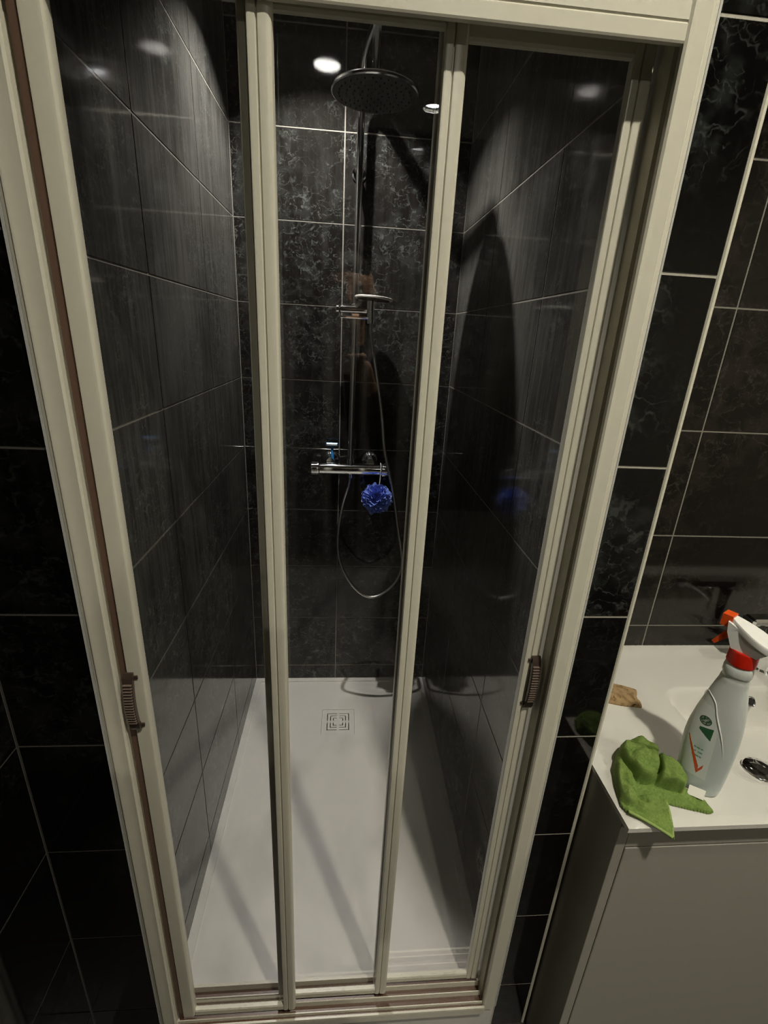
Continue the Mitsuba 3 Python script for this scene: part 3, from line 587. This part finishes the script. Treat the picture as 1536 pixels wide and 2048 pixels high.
# ------------------------------------------------------------------ the photographer, seen only as a dim reflection in the glass
bs('skin', (.42, .24, .16), .5)
bs('lips', (.30, .12, .09), .5)
bs('hair', (.02, .014, .01), .6)
bs('jumper', (.012, .012, .014), .9, spec=.1)
bs('trousers', (.02, .022, .03), .9, spec=.1)
bs('phone_dark', (.01, .01, .011), .2)
bs('eye_white', (.6, .58, .55), .2)
def bones(L, ref=.008, it=0):
    """one continuous skin round the bones (tapered capsules joined with soft unions), by surface nets on a grid of ref metres"""
    L = [(np.array(p, float), r, np.array(q, float), t) for (p, r), (q, t) in L]; pad = .03
    lo = np.min([np.minimum(p - r, q - t) for p, r, q, t in L], 0) - pad; hi = np.max([np.maximum(p + r, q + t) for p, r, q, t in L], 0) + pad
    n = np.ceil((hi - lo) / ref).astype(int) + 1; S = np.full(n, .05)
    for p, r, q, t in L:
        big = max(r, t); k = .35 * min(r, t); k = min(k, .018)
        i0 = np.maximum(((np.minimum(p, q) - big - .028 - lo) / ref).astype(int), 0); i1 = np.minimum(((np.maximum(p, q) + big + .028 - lo) / ref).astype(int) + 2, n)
        G = np.stack(np.meshgrid(*[lo[c] + ref * np.arange(i0[c], i1[c]) for c in range(3)], indexing='ij'), -1)
        d = q - p; h = np.clip(((G - p) @ d) / max(d @ d, 1e-12), 0, 1)
        v = np.linalg.norm(G - p - h[..., None] * d, axis=-1) - (r + (t - r) * h)
        sl = tuple(slice(i0[c], i1[c]) for c in range(3)); o = S[sl]; e = np.clip(.5 + .5 * (o - v) / k, 0, 1)
        S[sl] = np.minimum(o * (1 - e) + v * e - k * e * (1 - e), .05)
    ins = S < 0; c8 = [S[i:n[0] - 1 + i, j:n[1] - 1 + j, k_:n[2] - 1 + k_] for i in (0, 1) for j in (0, 1) for k_ in (0, 1)]
    neg = sum((c < 0).astype(int) for c in c8); act = (neg > 0) & (neg < 8)
    ids = -np.ones(act.shape, int); ids[act] = np.arange(act.sum()); cells = np.argwhere(act)
    off = np.array([[i, j, k_] for i in (0, 1) for j in (0, 1) for k_ in (0, 1)]); val = np.stack([c[act] for c in c8], 1)
    acc, cnt = np.zeros((len(cells), 3)), np.zeros(len(cells))
    for a_ in range(8):
        for b_ in range(a_ + 1, 8):
            if np.abs(off[a_] - off[b_]).sum() != 1: continue
            va, vb = val[:, a_], val[:, b_]; m_ = (va < 0) != (vb < 0); tt = np.where(m_, va / np.where(m_, va - vb, 1), 0)
            acc += np.where(m_[:, None], off[a_] + tt[:, None] * (off[b_] - off[a_]), 0); cnt += m_
    V = lo + ref * (cells + acc / cnt[:, None]); Q = []
    for ax_ in range(3):
        u_, w_ = (ax_ + 1) % 3, (ax_ + 2) % 3; sh = np.eye(3, dtype=int)
        A = ins; B2 = np.roll(ins, -1, ax_); e = np.argwhere(A != B2); e = e[(e[:, ax_] < n[ax_] - 1) & (e[:, u_] > 0) & (e[:, w_] > 0) & (e[:, u_] < n[u_] - 1) & (e[:, w_] < n[w_] - 1)]
        g4 = [ids[tuple((e - d_).T)] for d_ in (0 * sh[0], sh[u_], sh[u_] + sh[w_], sh[w_])]; qd = np.stack(g4, 1)
        fl_ = ~A[tuple(e.T)]; qd[fl_] = qd[fl_][:, ::-1]; Q.append(qd)
    Q = np.vstack(Q); Fq = np.vstack([Q[:, [0, 1, 2]], Q[:, [0, 2, 3]]])
    return trimesh.Trimesh(V, Fq, process=False)
def cm(r, d, f): return CAM + r * right + d * down + f * fw
pe = thing('person', 'person in dark clothes holding up a phone, facing the shower door', 'person')
hx, hy, hz = .375, -.985, 1.590
sh_r, el_r, wr_r = (hx + .19, hy - .02, 1.36), (hx + .22, hy + .06, 1.10), cm(.063, .175, -.035)
sh_l, el_l, wr_l = (hx - .19, hy - .02, 1.36), (hx - .25, hy - .02, 1.10), (hx - .24, hy + .08, .86)
hip_r, hip_l = (hx + .09, hy, .80), (hx - .09, hy, .80)
kn_r, kn_l = (hx + .10, hy + .02, .38), (hx - .10, hy + .02, .38)
an_r, an_l = (hx + .11, hy - .02, FLOOR + .085), (hx - .11, hy - .02, FLOOR + .085)
B = [((hx, hy - .012, hz + .035), .083), ((hx, hy + .018, hz + .020), .076)], [((hx, hy + .01, hz + .02), .074), ((hx, hy + .045, hz - .075), .038)], \
    [((hx, hy - .01, hz - .03), .060), ((hx, hy - .03, 1.41), .055)], \
    [((hx, hy + .088, hz + .028), .010), ((hx, hy + .106, hz - .014), .013)], \
    [((hx - .018, hy + .070, hz - .045), .012), ((hx + .018, hy + .070, hz - .045), .012)], \
    [((hx - .034, hy + .078, hz + .034), .010), ((hx + .034, hy + .078, hz + .034), .010)], \
    [((hx - .080, hy - .005, hz + .02), .014), ((hx - .083, hy - .010, hz - .012), .010)], [((hx + .080, hy - .005, hz + .02), .014), ((hx + .083, hy - .010, hz - .012), .010)], \
    [((hx - .15, hy - .02, 1.35), .062), ((hx + .15, hy - .02, 1.35), .062)], [((hx - .11, hy - .015, 1.28), .095), ((hx + .11, hy - .015, 1.28), .095)], [((hx - .09, hy, 1.02), .095), ((hx + .09, hy, 1.02), .095)], \
    [((hx, hy - .015, 1.28), .12), ((hx, hy, .95), .11)], [((hx - .08, hy, .86), .10), ((hx + .08, hy, .86), .10)], \
    [(sh_r, .056), (el_r, .042)], [(el_r, .042), (wr_r, .028)], [(sh_l, .056), (el_l, .042)], [(el_l, .042), (wr_l, .028)], \
    [(hip_r, .088), (kn_r, .058)], [(kn_r, .058), (an_r, .040)], [(hip_l, .088), (kn_l, .058)], [(kn_l, .058), (an_l, .040)], \
    [(an_r, .036), ((hx + .12, hy + .12, FLOOR + .03), .026)], [(an_l, .036), ((hx - .12, hy + .12, FLOOR + .03), .026)]
HB_ = [[(wr_r, .027), (cm(.050, .115, -.022), .024)], [(cm(.050, .10, -.016), .019), (cm(.042, .145, -.020), .022)]]
for i, d in enumerate((.062, .082, .102, .121)):          # four fingers closed round the phone's edge onto its back
    L = (.064, .072, .068, .054)[i]
    HB_ += [[(cm(.044, d + .006, -.014), .0105), (cm(.040, d, .004), .0098)], [(cm(.040, d, .004), .0098), (cm(.040 - L * .62, d - .002, .0085), .0090)], [(cm(.040 - L * .62, d - .002, .0085), .0090), (cm(.040 - L, d + .001, .0065), .0078)]]
HB_ += [[(cm(.044, .125, -.031), .013), (cm(.026, .085, -.031), .0105)], [(cm(.026, .085, -.031), .0105), (cm(.006, .062, -.0265), .009)]]
LH = [[(wr_l, .027), ((wr_l[0] + .005, wr_l[1] + .02, wr_l[2] - .08), .026)]]
for i in range(4):
    o = -.024 + .016 * i; w0 = np.array(wr_l) + [o * .3, .02 + o, -.085]
    LH += [[(w0, .010), (w0 + [.004, .006, -.040], .0092)], [(w0 + [.004, .006, -.040], .0092), (w0 + [.014, .004, -.068], .0078)]]
LH += [[(np.array(wr_l) + [.01, .035, -.03], .012), (np.array(wr_l) + [.022, .055, -.075], .009)]]
def inflate(L, d): return [[(p, r + d), (q, s + d)] for (p, r), (q, s) in L]
B = list(B)
body = bones(B + HB_ + LH, .005)
obj('body', body, 'skin', pe, smooth=True)
obj('jumper', bones(inflate(B[8:13] + [[B[2][1], ((hx, hy - .03, 1.40), .060)]] + [[(sh_r, .056), (el_r, .044)], [(el_r, .044), (tuple(np.array(el_r) * .12 + np.array(wr_r) * .88), .031)], [(sh_l, .056), (el_l, .044)], [(el_l, .044), (tuple(np.array(el_l) * .1 + np.array(wr_l) * .9), .031)]], .018), .009, 4), 'jumper', pe, smooth=True)
obj('trousers', bones(inflate([[((hx - .08, hy, .86), .097), ((hx + .08, hy, .86), .097)], [(hip_r, .088), (kn_r, .060)], [(kn_r, .060), (an_r, .046)], [(hip_l, .088), (kn_l, .060)], [(kn_l, .060), (an_l, .046)]], .012), .014, 6), 'trousers', pe, smooth=True)
obj('shoe', bones([[((hx + .108, hy - .04, FLOOR + .045), .043), ((hx + .122, hy + .14, FLOOR + .036), .034)]], .012, 4), 'jumper', pe, smooth=True)
obj('shoe', bones([[((hx - .108, hy - .04, FLOOR + .045), .043), ((hx - .122, hy + .14, FLOOR + .036), .034)]], .012, 4), 'jumper', pe, smooth=True)
obj('hair', bones([[((hx, hy - .022, hz + .052), .084), ((hx, hy + .012, hz + .068), .066)], [((hx, hy - .030, hz + .03), .080), ((hx, hy - .035, hz - .01), .070)]], .010, 4), 'hair', pe, smooth=True)
for s in (-1, 1):
    ey = obj('eye', trimesh.creation.icosphere(3, .0125).apply_translation([hx + s * .033, hy + .0745, hz + .013]), 'eye_white', pe, smooth=True)
    obj('iris', trimesh.creation.icosphere(2, .0062).apply_translation([hx + s * .033, hy + .0812, hz + .0125]), 'hair', ey, smooth=True)
obj('mouth', tube(spline([(hx - .021, hy + .0765, hz - .0475), (hx - .010, hy + .0815, hz - .0465), (hx, hy + .0825, hz - .0475), (hx + .010, hy + .0815, hz - .0465), (hx + .021, hy + .0765, hz - .0475)], 16), .0028, 8), 'lips', pe, smooth=True)
ph = bx(-.058, .014, -.018, .146, -.0150, -.0070, .002)
ph.vertices = np.array([cm(a, b, c) for a, b, c in ph.vertices]); ph.fix_normals()
obj('phone', ph, 'phone_dark', label='dark phone held upright in the hand of the person facing the shower', cat='phone')
